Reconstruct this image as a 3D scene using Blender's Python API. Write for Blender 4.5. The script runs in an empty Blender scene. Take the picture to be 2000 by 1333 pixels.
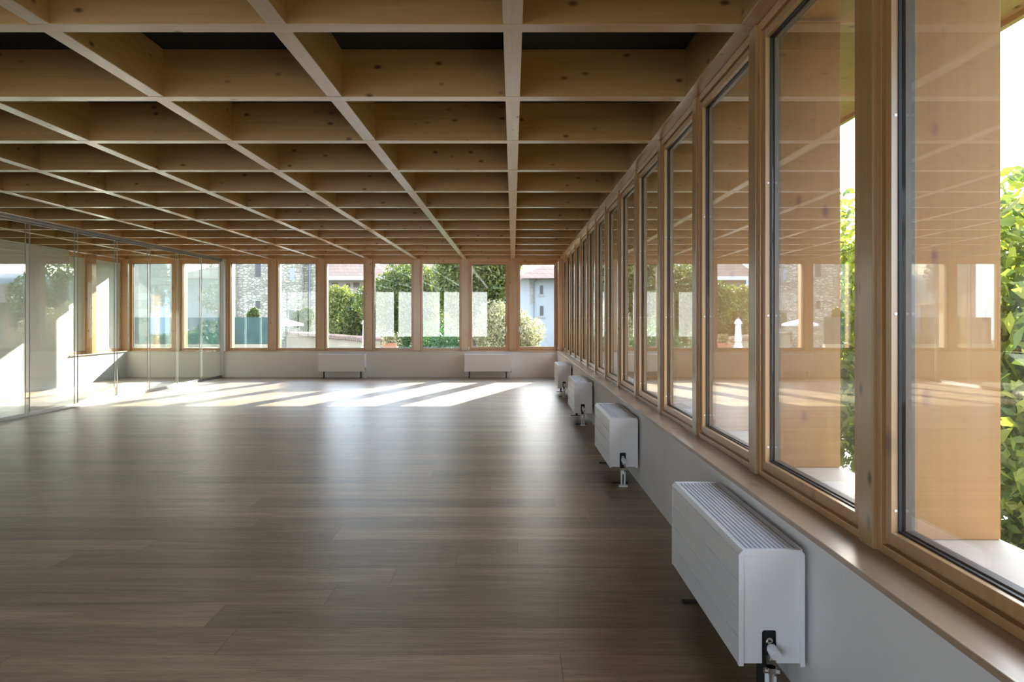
import bpy, math, random
import numpy as np
from mathutils import Vector, Matrix

# ------------------------------------------------------------------ units
# everything below is written in grid modules (beam spacing); S turns modules into metres
S = 1.2
FPX = 1417.0
EYE = 1.203
ZB = EYE + 1.2487          # underside of the beams
ZC = EYE + 1.5175          # black ceiling above them
random.seed(7)
RNG = np.random.default_rng(11)
sc = bpy.context.scene
COL = sc.collection

# ------------------------------------------------------------------ camera
cam_d = bpy.data.cameras.new('camera')
cam = bpy.data.objects.new('camera', cam_d)
COL.objects.link(cam)
cam.location = (0, 0, EYE * S)
cam.rotation_euler = (math.pi / 2, 0, 0)
cam_d.sensor_fit = 'HORIZONTAL'
cam_d.sensor_width = 36.0
cam_d.lens = 36.0 * FPX / 2000.0
cam_d.shift_x = -1.5 / 2000.0
cam_d.shift_y = -42.5 / 2000.0
cam_d.clip_start = 0.05
cam_d.clip_end = 2000
sc.camera = cam

# ------------------------------------------------------------------ sky, sun, exposure
SUN_ELEV = math.radians(23.0)
sun_to = Vector((0.335, 1.0, 0.0)).normalized() * math.cos(SUN_ELEV) + Vector((0, 0, math.sin(SUN_ELEV)))
world = bpy.data.worlds.new('sky')
sc.world = world
world.use_nodes = True
wn, wl = world.node_tree.nodes, world.node_tree.links
wn.clear()
wo = wn.new('ShaderNodeOutputWorld')
wb = wn.new('ShaderNodeBackground')
sky = wn.new('ShaderNodeTexSky')
sky.sky_type = 'NISHITA'
sky.sun_disc = False
sky.sun_elevation = SUN_ELEV
sky.sun_rotation = math.atan2(0.335, 1.0)
sky.dust_density = 2.0
sky.air_density = 1.0
hs = wn.new('ShaderNodeMixRGB')
hs.blend_type = 'MIX'
hs.inputs['Fac'].default_value = 0.72
hs.inputs['Color2'].default_value = (4.1, 4.95, 6.4, 1)
wl.new(sky.outputs['Color'], hs.inputs['Color1'])
wl.new(hs.outputs['Color'], wb.inputs['Color'])
wb.inputs['Strength'].default_value = 0.20
wl.new(wb.outputs['Background'], wo.inputs['Surface'])

sun_d = bpy.data.lights.new('sun', 'SUN')
sun_d.energy = 5.8
sun_d.angle = math.radians(0.6)
sun_d.color = (1.0, 0.94, 0.86)
sun = bpy.data.objects.new('sun', sun_d)
COL.objects.link(sun)
sun.rotation_euler = sun_to.to_track_quat('Z', 'Y').to_euler()
sun.location = (10, 30, 20)

sc.view_settings.view_transform = 'Standard'
sc.view_settings.look = 'None'
sc.view_settings.exposure = 2.68
sc.view_settings.gamma = 1.0
sc.view_settings.use_curve_mapping = False
sc.cycles.max_bounces = 12
sc.cycles.diffuse_bounces = 6
sc.cycles.glossy_bounces = 6
sc.cycles.transparent_max_bounces = 40
sc.cycles.caustics_reflective = False
sc.cycles.use_denoising = True
sc.cycles.sample_clamp_indirect = 6.0

# ------------------------------------------------------------------ material helpers
def new_mat(name):
    m = bpy.data.materials.new(name)
    m.use_nodes = True
    nt = m.node_tree
    b = nt.nodes.get('Principled BSDF')
    return m, nt.nodes, nt.links, b

def plain(name, col, rough=0.5, metal=0.0, spec=0.5, noise=0.0, nscale=8.0):
    m, n, l, b = new_mat(name)
    b.inputs['Roughness'].default_value = rough
    b.inputs['Metallic'].default_value = metal
    b.inputs['Specular IOR Level'].default_value = spec
    if noise:
        g = n.new('ShaderNodeNewGeometry')
        t = n.new('ShaderNodeTexNoise')
        t.inputs['Scale'].default_value = nscale
        t.inputs['Detail'].default_value = 5
        l.new(g.outputs['Position'], t.inputs['Vector'])
        r = n.new('ShaderNodeValToRGB')
        r.color_ramp.elements[0].position = 0.3
        r.color_ramp.elements[1].position = 0.7
        r.color_ramp.elements[0].color = tuple(c * (1 - noise) for c in col) + (1,)
        r.color_ramp.elements[1].color = tuple(min(1, c * (1 + noise)) for c in col) + (1,)
        l.new(t.outputs['Fac'], r.inputs['Fac'])
        l.new(r.outputs['Color'], b.inputs['Base Color'])
    else:
        b.inputs['Base Color'].default_value = tuple(col) + (1,)
    return m

def math_node(n, l, op, a, b=None, c=None):
    x = n.new('ShaderNodeMath')
    x.operation = op
    for i, v in enumerate((a, b, c)):
        if v is None:
            continue
        if hasattr(v, 'is_linked'):
            l.new(v, x.inputs[i])
        else:
            x.inputs[i].default_value = v
    return x.outputs[0]

def wood(name, axis, light, dark, knot, rough=0.5, knots=1.0, lam=0.04, coat=0.0, kscale=3.2):
    """laminated spruce; axis = direction of the grain (0,1,2)"""
    m, n, l, b = new_mat(name)
    geo = n.new('ShaderNodeNewGeometry')
    oi = n.new('ShaderNodeObjectInfo')
    off = n.new('ShaderNodeVectorMath'); off.operation = 'SCALE'
    cmb = n.new('ShaderNodeCombineXYZ')
    l.new(oi.outputs['Random'], cmb.inputs[0])
    l.new(oi.outputs['Random'], cmb.inputs[1])
    l.new(oi.outputs['Random'], cmb.inputs[2])
    l.new(cmb.outputs[0], off.inputs[0]); off.inputs['Scale'].default_value = 37.0
    add = n.new('ShaderNodeVectorMath'); add.operation = 'ADD'
    l.new(geo.outputs['Position'], add.inputs[0]); l.new(off.outputs[0], add.inputs[1])
    def mapped(scale):
        mp = n.new('ShaderNodeMapping')
        mp.inputs['Scale'].default_value = scale
        l.new(add.outputs[0], mp.inputs['Vector'])
        return mp.outputs[0]
    sc_f = [34.0] * 3; sc_f[axis] = 1.1
    g1 = n.new('ShaderNodeTexNoise'); g1.inputs['Scale'].default_value = 1.0
    g1.inputs['Detail'].default_value = 6; g1.inputs['Roughness'].default_value = 0.62
    g1.inputs['Distortion'].default_value = 0.6
    l.new(mapped(sc_f), g1.inputs['Vector'])
    sc_b = [4.0] * 3; sc_b[axis] = 0.45
    g2 = n.new('ShaderNodeTexNoise'); g2.inputs['Scale'].default_value = 1.0
    g2.inputs['Detail'].default_value = 3
    l.new(mapped(sc_b), g2.inputs['Vector'])
    f = math_node(n, l, 'ADD', math_node(n, l, 'MULTIPLY', g1.outputs['Fac'], 0.55),
                  math_node(n, l, 'MULTIPLY', g2.outputs['Fac'], 0.55))
    ramp = n.new('ShaderNodeValToRGB')
    ramp.color_ramp.elements[0].position = 0.36
    ramp.color_ramp.elements[1].position = 0.68
    ramp.color_ramp.elements[0].color = tuple(dark) + (1,)
    ramp.color_ramp.elements[1].color = tuple(light) + (1,)
    l.new(f, ramp.inputs['Fac'])
    # knots: jittered cells, a dark core and a brown ring, some cells empty
    sc_k = [kscale * 1.9] * 3; sc_k[axis] = kscale
    v = n.new('ShaderNodeTexVoronoi'); v.feature = 'F1'; v.inputs['Scale'].default_value = 1.0
    v.inputs['Randomness'].default_value = 1.0
    l.new(mapped(sc_k), v.inputs['Vector'])
    kr = n.new('ShaderNodeValToRGB')
    kr.color_ramp.elements[0].position = 0.05; kr.color_ramp.elements[0].color = (1, 1, 1, 1)
    kr.color_ramp.elements[1].position = 0.17; kr.color_ramp.elements[1].color = (0, 0, 0, 1)
    e = kr.color_ramp.elements.new(0.12); e.color = (0.45, 0.45, 0.45, 1)
    l.new(v.outputs['Distance'], kr.inputs['Fac'])
    sep = n.new('ShaderNodeSeparateColor'); l.new(v.outputs['Color'], sep.inputs[0])
    gate = math_node(n, l, 'GREATER_THAN', sep.outputs[0], 0.25)
    kf = math_node(n, l, 'MULTIPLY', math_node(n, l, 'MULTIPLY', kr.outputs['Color'], gate), knots)
    mx = n.new('ShaderNodeMixRGB'); l.new(kf, mx.inputs['Fac'])
    l.new(ramp.outputs['Color'], mx.inputs['Color1'])
    mx.inputs['Color2'].default_value = tuple(knot) + (1,)
    # every piece a touch lighter or darker
    hv = n.new('ShaderNodeHueSaturation')
    vv = math_node(n, l, 'ADD', math_node(n, l, 'MULTIPLY', oi.outputs['Random'], 0.16), 0.92)
    l.new(vv, hv.inputs['Value'])
    l.new(mx.outputs[0], hv.inputs['Color'])
    l.new(hv.outputs[0], b.inputs['Base Color'])
    b.inputs['Roughness'].default_value = rough
    b.inputs['Coat Weight'].default_value = coat
    b.inputs['Coat Roughness'].default_value = 0.24
    b.inputs['Coat IOR'].default_value = 1.8
    bp = n.new('ShaderNodeBump'); bp.inputs['Strength'].default_value = 0.12
    bp.inputs['Distance'].default_value = 0.004
    l.new(g1.outputs['Fac'], bp.inputs['Height']); l.new(bp.outputs[0], b.inputs['Normal'])
    return m

SPL, SPD, SPK = (0.54, 0.33, 0.14), (0.41, 0.23, 0.085), (0.12, 0.045, 0.02)
W = {a: wood('spruce_' + 'xyz'[a], a, SPL, SPD, SPK, 0.38, coat=1.0, kscale=4.8) for a in (0, 1, 2)}
FPL, FPD = (0.58, 0.345, 0.155), (0.47, 0.25, 0.095)
WP = {a: wood('window_pine_' + 'xyz'[a], a, FPL, FPD, SPK, 0.38, knots=0.6, coat=0.7, kscale=2.6) for a in (0, 1, 2)}
CLT = wood('fin_timber', 2, (0.37, 0.19, 0.055), (0.31, 0.143, 0.037), (0.16, 0.05, 0.03), 0.55, kscale=4.2)
CLTS = wood('sill_timber', 1, (0.52, 0.38, 0.25), (0.42, 0.29, 0.18), SPK, 0.42, knots=0.4, coat=0.5)
CLTX = wood('sill_timber_far', 0, (0.52, 0.38, 0.25), (0.42, 0.29, 0.18), SPK, 0.42, knots=0.4, coat=0.5)
EXS = plain('outer_sill_timber', (0.62, 0.52, 0.42), 0.5, noise=0.06)
WHITE = plain('wall_paint', (0.86, 0.85, 0.825), 0.55, noise=0.015, nscale=3)
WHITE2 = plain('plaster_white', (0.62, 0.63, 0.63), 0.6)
RADW = plain('radiator_enamel', (0.90, 0.91, 0.92), 0.3)
RADG = plain('grille_enamel', (0.78, 0.79, 0.80), 0.35)
BLACK = plain('black_rubber', (0.012, 0.012, 0.014), 0.5)
DARKM = plain('dark_cavity', (0.01, 0.01, 0.012), 0.7)
CHROME = plain('chrome', (0.75, 0.74, 0.72), 0.22, metal=1.0)
METAL = plain('grey_aluminium', (0.085, 0.082, 0.08), 0.5, metal=0.2)
ALU = plain('track_aluminium', (0.30, 0.30, 0.29), 0.35, metal=0.8)
CEILB = plain('black_ceiling_felt', (0.012, 0.014, 0.015), 0.9)
HANDLE = plain('handle_steel', (0.8, 0.8, 0.79), 0.3, metal=0.5)
BLIND = plain('blind_fabric', (0.78, 0.84, 0.80), 0.8)

def glass_mat(name, tint, boost):
    m, n, l, b = new_mat(name)
    n.remove(b)
    out = [x for x in n if x.type == 'OUTPUT_MATERIAL'][0]
    g = n.new('ShaderNodeNewGeometry')
    dp = n.new('ShaderNodeVectorMath'); dp.operation = 'DOT_PRODUCT'
    l.new(g.outputs['Normal'], dp.inputs[0]); l.new(g.outputs['Incoming'], dp.inputs[1])
    c = math_node(n, l, 'ABSOLUTE', dp.outputs['Value'])
    inv = math_node(n, l, 'SUBTRACT', 1.0, c)
    p5 = math_node(n, l, 'POWER', inv, 5.0)
    F = math_node(n, l, 'ADD', math_node(n, l, 'MULTIPLY', p5, 0.96), 0.04)
    # one face of a sealed unit stands for `boost` glass surfaces
    num = math_node(n, l, 'MULTIPLY', F, boost)
    den = math_node(n, l, 'ADD', math_node(n, l, 'MULTIPLY', F, boost - 1.0), 1.0)
    R = math_node(n, l, 'DIVIDE', num, den)
    tr = n.new('ShaderNodeBsdfTransparent'); tr.inputs['Color'].default_value = tuple(tint) + (1,)
    gl = n.new('ShaderNodeBsdfGlossy'); gl.inputs['Roughness'].default_value = 0.0
    gl.inputs['Color'].default_value = (0.98, 1.0, 0.99, 1)
    mx = n.new('ShaderNodeMixShader')
    l.new(R, mx.inputs[0]); l.new(tr.outputs[0], mx.inputs[1]); l.new(gl.outputs[0], mx.inputs[2])
    l.new(mx.outputs[0], out.inputs['Surface'])
    return m

GLASS = glass_mat('double_glazing', (0.965, 0.985, 0.975), 2.0)
GLASSP = glass_mat('partition_glass', (0.93, 0.975, 0.955), 1.6)
GLASSE = plain('glass_edge_seal', (0.55, 0.62, 0.60), 0.3)

def floor_mat():
    m, n, l, b = new_mat('oak_vinyl_planks')
    g = n.new('ShaderNodeNewGeometry')
    sp = n.new('ShaderNodeSeparateXYZ'); l.new(g.outputs['Position'], sp.inputs[0])
    v = math_node(n, l, 'DIVIDE', math_node(n, l, 'ADD', sp.outputs[1], 60.07), 0.2712)
    row = math_node(n, l, 'FLOOR', v)
    fv = math_node(n, l, 'FRACT', v)
    wnz = n.new('ShaderNodeTexWhiteNoise'); wnz.noise_dimensions = '1D'; l.new(row, wnz.inputs['W'])
    u = math_node(n, l, 'DIVIDE', math_node(n, l, 'ADD', math_node(n, l, 'ADD', sp.outputs[0], 50.0),
                  math_node(n, l, 'MULTIPLY', wnz.outputs['Value'], 9.0)), 2.35)
    colm = math_node(n, l, 'FLOOR', u)
    fu = math_node(n, l, 'FRACT', u)
    cb = n.new('ShaderNodeCombineXYZ'); l.new(row, cb.inputs[0]); l.new(colm, cb.inputs[1])
    w2 = n.new('ShaderNodeTexWhiteNoise'); w2.noise_dimensions = '2D'; l.new(cb.outputs[0], w2.inputs['Vector'])
    # grain coordinates, shifted per plank
    sh = n.new('ShaderNodeCombineXYZ')
    l.new(math_node(n, l, 'MULTIPLY', w2.outputs['Value'], 40.0), sh.inputs[0])
    l.new(math_node(n, l, 'MULTIPLY', w2.outputs['Value'], 17.0), sh.inputs[1])
    ad = n.new('ShaderNodeVectorMath'); ad.operation = 'ADD'
    l.new(g.outputs['Position'], ad.inputs[0]); l.new(sh.outputs[0], ad.inputs[1])
    def noise(scale, det, dist=0.0, rough=0.6):
        mp = n.new('ShaderNodeMapping'); mp.inputs['Scale'].default_value = scale
        l.new(ad.outputs[0], mp.inputs['Vector'])
        t = n.new('ShaderNodeTexNoise'); t.inputs['Scale'].default_value = 1.0
        t.inputs['Detail'].default_value = det; t.inputs['Distortion'].default_value = dist
        t.inputs['Roughness'].default_value = rough
        l.new(mp.outputs[0], t.inputs['Vector']); return t.outputs['Fac']
    n1 = noise((2.2, 60.0, 1.0), 6, 0.5)
    n2 = noise((0.8, 9.0, 1.0), 4, 1.2)
    n3 = noise((7.0, 160.0, 1.0), 3, 0.3)
    f = math_node(n, l, 'ADD', math_node(n, l, 'MULTIPLY', n1, 0.4), math_node(n, l, 'MULTIPLY', n2, 0.6))
    f = math_node(n, l, 'ADD', f, math_node(n, l, 'MULTIPLY', math_node(n, l, 'SUBTRACT', w2.outputs['Value'], 0.5), 0.22))
    r = n.new('ShaderNodeValToRGB')
    r.color_ramp.elements[0].position = 0.30; r.color_ramp.elements[0].color = (0.155, 0.107, 0.060, 1)
    r.color_ramp.elements[1].position = 0.74; r.color_ramp.elements[1].color = (0.51, 0.365, 0.215, 1)
    e = r.color_ramp.elements.new(0.50); e.color = (0.305, 0.215, 0.125, 1)
    l.new(f, r.inputs['Fac'])
    # dark pores
    pore = math_node(n, l, 'GREATER_THAN', n3, 0.60)
    mp_ = n.new('ShaderNodeMixRGB'); mp_.blend_type = 'MULTIPLY'
    l.new(math_node(n, l, 'MULTIPLY', pore, 0.5), mp_.inputs['Fac'])
    l.new(r.outputs['Color'], mp_.inputs['Color1']); mp_.inputs['Color2'].default_value = (0.3, 0.28, 0.27, 1)
    # joints
    e1 = math_node(n, l, 'LESS_THAN', fv, 0.012)
    e2 = math_node(n, l, 'LESS_THAN', fu, 0.0014)
    gap = math_node(n, l, 'MAXIMUM', e1, e2)
    mg = n.new('ShaderNodeMixRGB'); l.new(math_node(n, l, 'MULTIPLY', gap, 0.75), mg.inputs['Fac'])
    l.new(mp_.outputs[0], mg.inputs['Color1']); mg.inputs['Color2'].default_value = (0.03, 0.022, 0.018, 1)
    l.new(mg.outputs[0], b.inputs['Base Color'])
    rg = math_node(n, l, 'ADD', math_node(n, l, 'MULTIPLY', n1, 0.14), 0.33)
    l.new(rg, b.inputs['Roughness'])
    b.inputs['Specular IOR Level'].default_value = 0.6
    b.inputs['Coat Weight'].default_value = 0.35
    b.inputs['Coat Roughness'].default_value = 0.33
    bp = n.new('ShaderNodeBump'); bp.inputs['Strength'].default_value = 0.5; bp.inputs['Distance'].default_value = 0.003
    hh = math_node(n, l, 'ADD', math_node(n, l, 'MULTIPLY', n1, 0.6), math_node(n, l, 'MULTIPLY', n3, 0.4))
    l.new(hh, bp.inputs['Height']); l.new(bp.outputs[0], b.inputs['Normal'])
    return m
FLOOR = floor_mat()

def leaf_mat(name, c1, c2, trans=0.5):
    m, n, l, b = new_mat(name)
    oi = n.new('ShaderNodeNewGeometry')
    r = n.new('ShaderNodeValToRGB')
    r.color_ramp.elements[0].color = tuple(c1) + (1,)
    r.color_ramp.elements[1].color = tuple(c2) + (1,)
    l.new(oi.outputs['Random Per Island'], r.inputs['Fac'])
    l.new(r.outputs[0], b.inputs['Base Color'])
    b.inputs['Roughness'].default_value = 0.45
    t = n.new('ShaderNodeBsdfTranslucent')
    hv = n.new('ShaderNodeHueSaturation'); hv.inputs['Saturation'].default_value = 1.15
    hv.inputs['Value'].default_value = 1.5; l.new(r.outputs[0], hv.inputs['Color'])
    l.new(hv.outputs[0], t.inputs['Color'])
    mx = n.new('ShaderNodeMixShader'); mx.inputs[0].default_value = trans
    out = [x for x in n if x.type == 'OUTPUT_MATERIAL'][0]
    l.new(b.outputs[0], mx.inputs[1]); l.new(t.outputs[0], mx.inputs[2]); l.new(mx.outputs[0], out.inputs['Surface'])
    return m

def stone_mat(name, scale, base, dark, mortar):
    m, n, l, b = new_mat(name)
    g = n.new('ShaderNodeNewGeometry')
    mp = n.new('ShaderNodeMapping'); mp.inputs['Scale'].default_value = (scale, scale, scale * 1.7)
    l.new(g.outputs['Position'], mp.inputs['Vector'])
    v = n.new('ShaderNodeTexVoronoi'); v.inputs['Scale'].default_value = 1.0
    l.new(mp.outputs[0], v.inputs['Vector'])
    v2 = n.new('ShaderNodeTexVoronoi'); v2.feature = 'DISTANCE_TO_EDGE'; v2.inputs['Scale'].default_value = 1.0
    l.new(mp.outputs[0], v2.inputs['Vector'])
    sp = n.new('ShaderNodeSeparateColor'); l.new(v.outputs['Color'], sp.inputs[0])
    r = n.new('ShaderNodeValToRGB')
    r.color_ramp.elements[0].color = tuple(dark) + (1,); r.color_ramp.elements[1].color = tuple(base) + (1,)
    l.new(sp.outputs[0], r.inputs['Fac'])
    r2 = n.new('ShaderNodeValToRGB'); r2.color_ramp.elements[0].position = 0.02; r2.color_ramp.elements[1].position = 0.09
    l.new(v2.outputs['Distance'], r2.inputs['Fac'])
    mx = n.new('ShaderNodeMixRGB'); l.new(r2.outputs[0], mx.inputs['Fac'])
    mx.inputs['Color1'].default_value = tuple(mortar) + (1,); l.new(r.outputs[0], mx.inputs['Color2'])
    l.new(mx.outputs[0], b.inputs['Base Color']); b.inputs['Roughness'].default_value = 0.9
    bp = n.new('ShaderNodeBump'); bp.inputs['Distance'].default_value = 0.05
    l.new(r2.outputs[0], bp.inputs['Height']); l.new(bp.outputs[0], b.inputs['Normal'])
    return m

def ashlar_mat(name, base, dark, mortar, bw=0.9, bh=0.4):
    m, n, l, b = new_mat(name)
    g = n.new('ShaderNodeNewGeometry')
    sp = n.new('ShaderNodeSeparateXYZ'); l.new(g.outputs['Position'], sp.inputs[0])
    cb = n.new('ShaderNodeCombineXYZ')
    l.new(math_node(n, l, 'ADD', sp.outputs[0], sp.outputs[1]), cb.inputs[0]); l.new(sp.outputs[2], cb.inputs[1])
    br = n.new('ShaderNodeTexBrick'); br.inputs['Scale'].default_value = 1.0
    br.inputs['Brick Width'].default_value = bw; br.inputs['Row Height'].default_value = bh
    br.inputs['Mortar Size'].default_value = 0.02
    br.inputs['Color1'].default_value = tuple(base) + (1,); br.inputs['Color2'].default_value = tuple(dark) + (1,)
    br.inputs['Mortar'].default_value = tuple(mortar) + (1,)
    l.new(cb.outputs[0], br.inputs['Vector']); l.new(br.outputs['Color'], b.inputs['Base Color'])
    b.inputs['Roughness'].default_value = 0.9
    return m

RUBBLE = stone_mat('rubble_stone', 4.4, (0.50, 0.44, 0.34), (0.25, 0.21, 0.16), (0.42, 0.38, 0.30))
ASHLAR = ashlar_mat('dressed_stone', (0.38, 0.34, 0.27), (0.30, 0.26, 0.21), (0.28, 0.25, 0.2))
RENDERW = plain('lime_render', (0.37, 0.37, 0.365), 0.9, noise=0.04, nscale=1.0)
RENDERB = plain('beige_render', (0.40, 0.32, 0.22), 0.9, noise=0.08, nscale=1.5)
RENDERG = plain('grey_render', (0.34, 0.31, 0.28), 0.9, noise=0.05, nscale=1.0)
TILE = ashlar_mat('roof_tiles', (0.32, 0.20, 0.15), (0.25, 0.17, 0.13), (0.2, 0.13, 0.1), 0.35, 0.25)
MESHG = plain('green_screen_mesh', (0.045, 0.08, 0.066), 0.8, noise=0.2, nscale=3)
SHUT = plain('dark_window', (0.07, 0.06, 0.055), 0.4)
SHUTW = plain('grey_shutter', (0.30, 0.30, 0.31), 0.6)
GRASS = plain('lawn', (0.085, 0.09, 0.055), 0.9, noise=0.4, nscale=0.8)
BARK = plain('bark', (0.12, 0.09, 0.06), 0.9, noise=0.3, nscale=6)
CLOTH = plain('parasol_cloth', (0.86, 0.86, 0.84), 0.8)
PIPE = plain('drainpipe_metal', (0.16, 0.17, 0.18), 0.5)
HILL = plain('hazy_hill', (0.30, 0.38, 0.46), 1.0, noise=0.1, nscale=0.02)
POT = plain('terracotta', (0.42, 0.2, 0.12), 0.8)
GREY = plain('grey_cover', (0.35, 0.37, 0.40), 0.7)
L_MID = leaf_mat('leaves_mid', (0.04, 0.075, 0.025), (0.17, 0.18, 0.04), 0.3)
L_YEL = leaf_mat('leaves_sunny', (0.09, 0.13, 0.035), (0.30, 0.28, 0.06), 0.3)
L_NEAR = leaf_mat('leaves_near', (0.08, 0.13, 0.03), (0.32, 0.33, 0.07), 0.45)
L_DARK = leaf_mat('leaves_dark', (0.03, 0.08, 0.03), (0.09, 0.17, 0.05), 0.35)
L_PALE = leaf_mat('leaves_pale', (0.18, 0.20, 0.08), (0.46, 0.40, 0.26), 0.3)

# ------------------------------------------------------------------ mesh helpers
class MB:
    def __init__(self):
        self.v = []; self.f = []
    def add(self, vs, fs):
        o = len(self.v)
        self.v.extend(tuple(p) for p in vs)
        self.f.extend(tuple(i + o for i in f) for f in fs)
    def box(self, x0, x1, y0, y1, z0, z1):
        if x0 > x1: x0, x1 = x1, x0
        if y0 > y1: y0, y1 = y1, y0
        if z0 > z1: z0, z1 = z1, z0
        self.add([(x0, y0, z0), (x1, y0, z0), (x1, y1, z0), (x0, y1, z0),
                  (x0, y0, z1), (x1, y0, z1), (x1, y1, z1), (x0, y1, z1)],
                 [(0, 3, 2, 1), (4, 5, 6, 7), (0, 1, 5, 4), (1, 2, 6, 5), (2, 3, 7, 6), (3, 0, 4, 7)])
        return self
    def prism(self, poly, lo, hi, axis):
        """poly: 2D outline in the two other axes, extruded along axis"""
        k = len(poly)
        def p3(a, t):
            if axis == 0: return (t, a[0], a[1])
            if axis == 1: return (a[0], t, a[1])
            return (a[0], a[1], t)
        vs = [p3(a, lo) for a in poly] + [p3(a, hi) for a in poly]
        fs = [tuple(range(k - 1, -1, -1)), tuple(range(k, 2 * k))]
        fs += [(i, (i + 1) % k, k + (i + 1) % k, k + i) for i in range(k)]
        self.add(vs, fs); return self
    def tube(self, pts, rads, n=12, caps=True):
        if not hasattr(rads, '__len__'): rads = [rads] * len(pts)
        pts = [Vector(p) for p in pts]
        rings = []
        up = None
        for i, p in enumerate(pts):
            d = (pts[min(i + 1, len(pts) - 1)] - pts[max(i - 1, 0)]).normalized()
            if up is None or abs(up.dot(d)) > 0.95:
                up = Vector((0, 0, 1)) if abs(d.z) < 0.9 else Vector((1, 0, 0))
            a = d.cross(up).normalized(); b = a.cross(d).normalized(); up = b
            rings.append([p + (a * math.cos(t) + b * math.sin(t)) * rads[i] for t in [2 * math.pi * j / n for j in range(n)]])
        vs = [q for r in rings for q in r]
        fs = []
        for i in range(len(rings) - 1):
            for j in range(n):
                fs.append((i * n + j, i * n + (j + 1) % n, (i + 1) * n + (j + 1) % n, (i + 1) * n + j))
        if caps:
            fs.append(tuple(range(n - 1, -1, -1)))
            o = (len(rings) - 1) * n
            fs.append(tuple(o + j for j in range(n)))
        self.add(vs, fs); return self
    def build(self, name, mat, parent=None, bevel=0.0, smooth=False, origin='base'):
        """links the shapes as one mesh object; top-level ones get their origin at their base"""
        a = np.array(self.v, dtype=float) * S
        if parent is None:
            lo, hi = a.min(0), a.max(0)
            o = np.array([(lo[0] + hi[0]) / 2, (lo[1] + hi[1]) / 2, lo[2]])
            if origin == 'world': o = np.zeros(3)
        else:
            o = np.array(parent.get('_o', (0, 0, 0)), dtype=float)
        me = bpy.data.meshes.new(name)
        me.from_pydata([tuple(p) for p in (a - o)], [], self.f)
        me.update()
        if smooth:
            me.polygons.foreach_set('use_smooth', [True] * len(me.polygons))
        me.materials.append(mat)
        ob = bpy.data.objects.new(name, me)
        COL.objects.link(ob)
        if parent is None:
            ob.location = o
            OR[ob.name] = tuple(o)
        else:
            ob.parent = parent
        ob['_o'] = [float(x) for x in o]
        if bevel:
            bv = ob.modifiers.new('bevel', 'BEVEL')
            bv.width = bevel * S; bv.segments = 2; bv.limit_method = 'ANGLE'
            bv.angle_limit = math.radians(40)
        return ob
OR = {}

def tag(o, label=None, cat=None, group=None, kind=None):
    if label: o['label'] = label
    if cat: o['category'] = cat
    if group: o['group'] = group
    if kind: o['kind'] = kind
    return o

def empty(name, loc):
    o = bpy.data.objects.new(name, None)
    COL.objects.link(o)
    o.empty_display_size = 0.1
    o.location = tuple(c * S for c in loc)
    o['_o'] = [c * S for c in loc]
    return o

def copy_tree(o, parent=None):
    c = o.copy(); COL.objects.link(c)
    c.parent = parent
    for ch in list(o.children):
        copy_tree(ch, c)
    return c

ORD = ['first', 'second', 'third', 'fourth', 'fifth', 'sixth', 'seventh', 'eighth', 'ninth', 'tenth', 'eleventh',
       'twelfth', 'thirteenth', 'fourteenth', 'fifteenth', 'sixteenth', 'seventeenth', 'eighteenth', 'nineteenth', 'twentieth']

def at(px, py, Z):
    """a point of the photograph at depth Z (modules)"""
    return ((px - 1001.5) * Z / FPX, Z, EYE - (py - 624.0) * Z / FPX)

# ------------------------------------------------------------------ the grid
def YK(k): return 3.113 + 0.999 * k
K0, K1 = -6, 12
YF = YK(12)                      # far facade axis (15.1)
YBK = -2.85                      # back wall
XR, XL = 1.008, -8.07            # right and left facade axes
SILL = 0.546
OVER = 1.065                     # roof overhang on the right
OUT = 0.367                      # how far fins stand out from the axis

# floor
tag(MB().box(-8.2, 1.1, YBK - .2, YF + .1, -0.12, 0.0).build('floor', FLOOR),
    'grey brown oak plank floor laid across the empty hall', 'floor', kind='structure')
# ceiling (black felt) and roof above
tag(MB().box(-8.5, XR + OVER, YBK - .2, YF + OUT - .001, ZC, ZC + 0.12).build('ceiling', CEILB),
    'black ceiling above the deep timber grid', 'ceiling', kind='structure')

# cross beams
HB = 0.0435
for k in range(K0, K1 + 1):
    y = YK(k)
    fromfar = K1 - k
    lab = ('deep timber beam over the far windows, last of the cross beams' if k == K1 else
           'knotty timber cross beam of the ceiling grid, %s in front of the far windows' % ORD[fromfar - 1])
    x1 = XR + OVER
    tag(MB().box(-8.2, x1, y - HB, y + HB, ZB, ZC - .001).build('ceiling_beam', W[0], bevel=0.0025),
        lab, 'ceiling beam', 'cross beams of the ceiling grid', 'structure')
# lengthwise beams
for j in range(0, -9, -1):
    x = j * 1.0 if j > -8 else XL
    lab = ('knotty timber lengthwise ceiling beam straight ahead, nearest the window wall' if j == 0 else
           'timber lengthwise beam over the side wall behind the glass partition' if j == -8 else
           'knotty timber lengthwise ceiling beam, %s across from the window wall' % ORD[-j])
    tag(MB().box(x - .0415, x + .0415, YBK, YF, ZB + .0012, ZC - .002).build('ceiling_beam', W[1], bevel=0.0025),
        lab, 'ceiling beam', 'lengthwise beams of the ceiling grid', 'structure')
tag(MB().box(XR - .042, XR + .04, YBK, YF + .04, ZB + .0012, ZC - .002).build('ceiling_beam', W[1], bevel=0.0025),
    'timber edge beam running along the top of the long window wall', 'ceiling beam',
    'lengthwise beams of the ceiling grid', 'structure')
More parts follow.
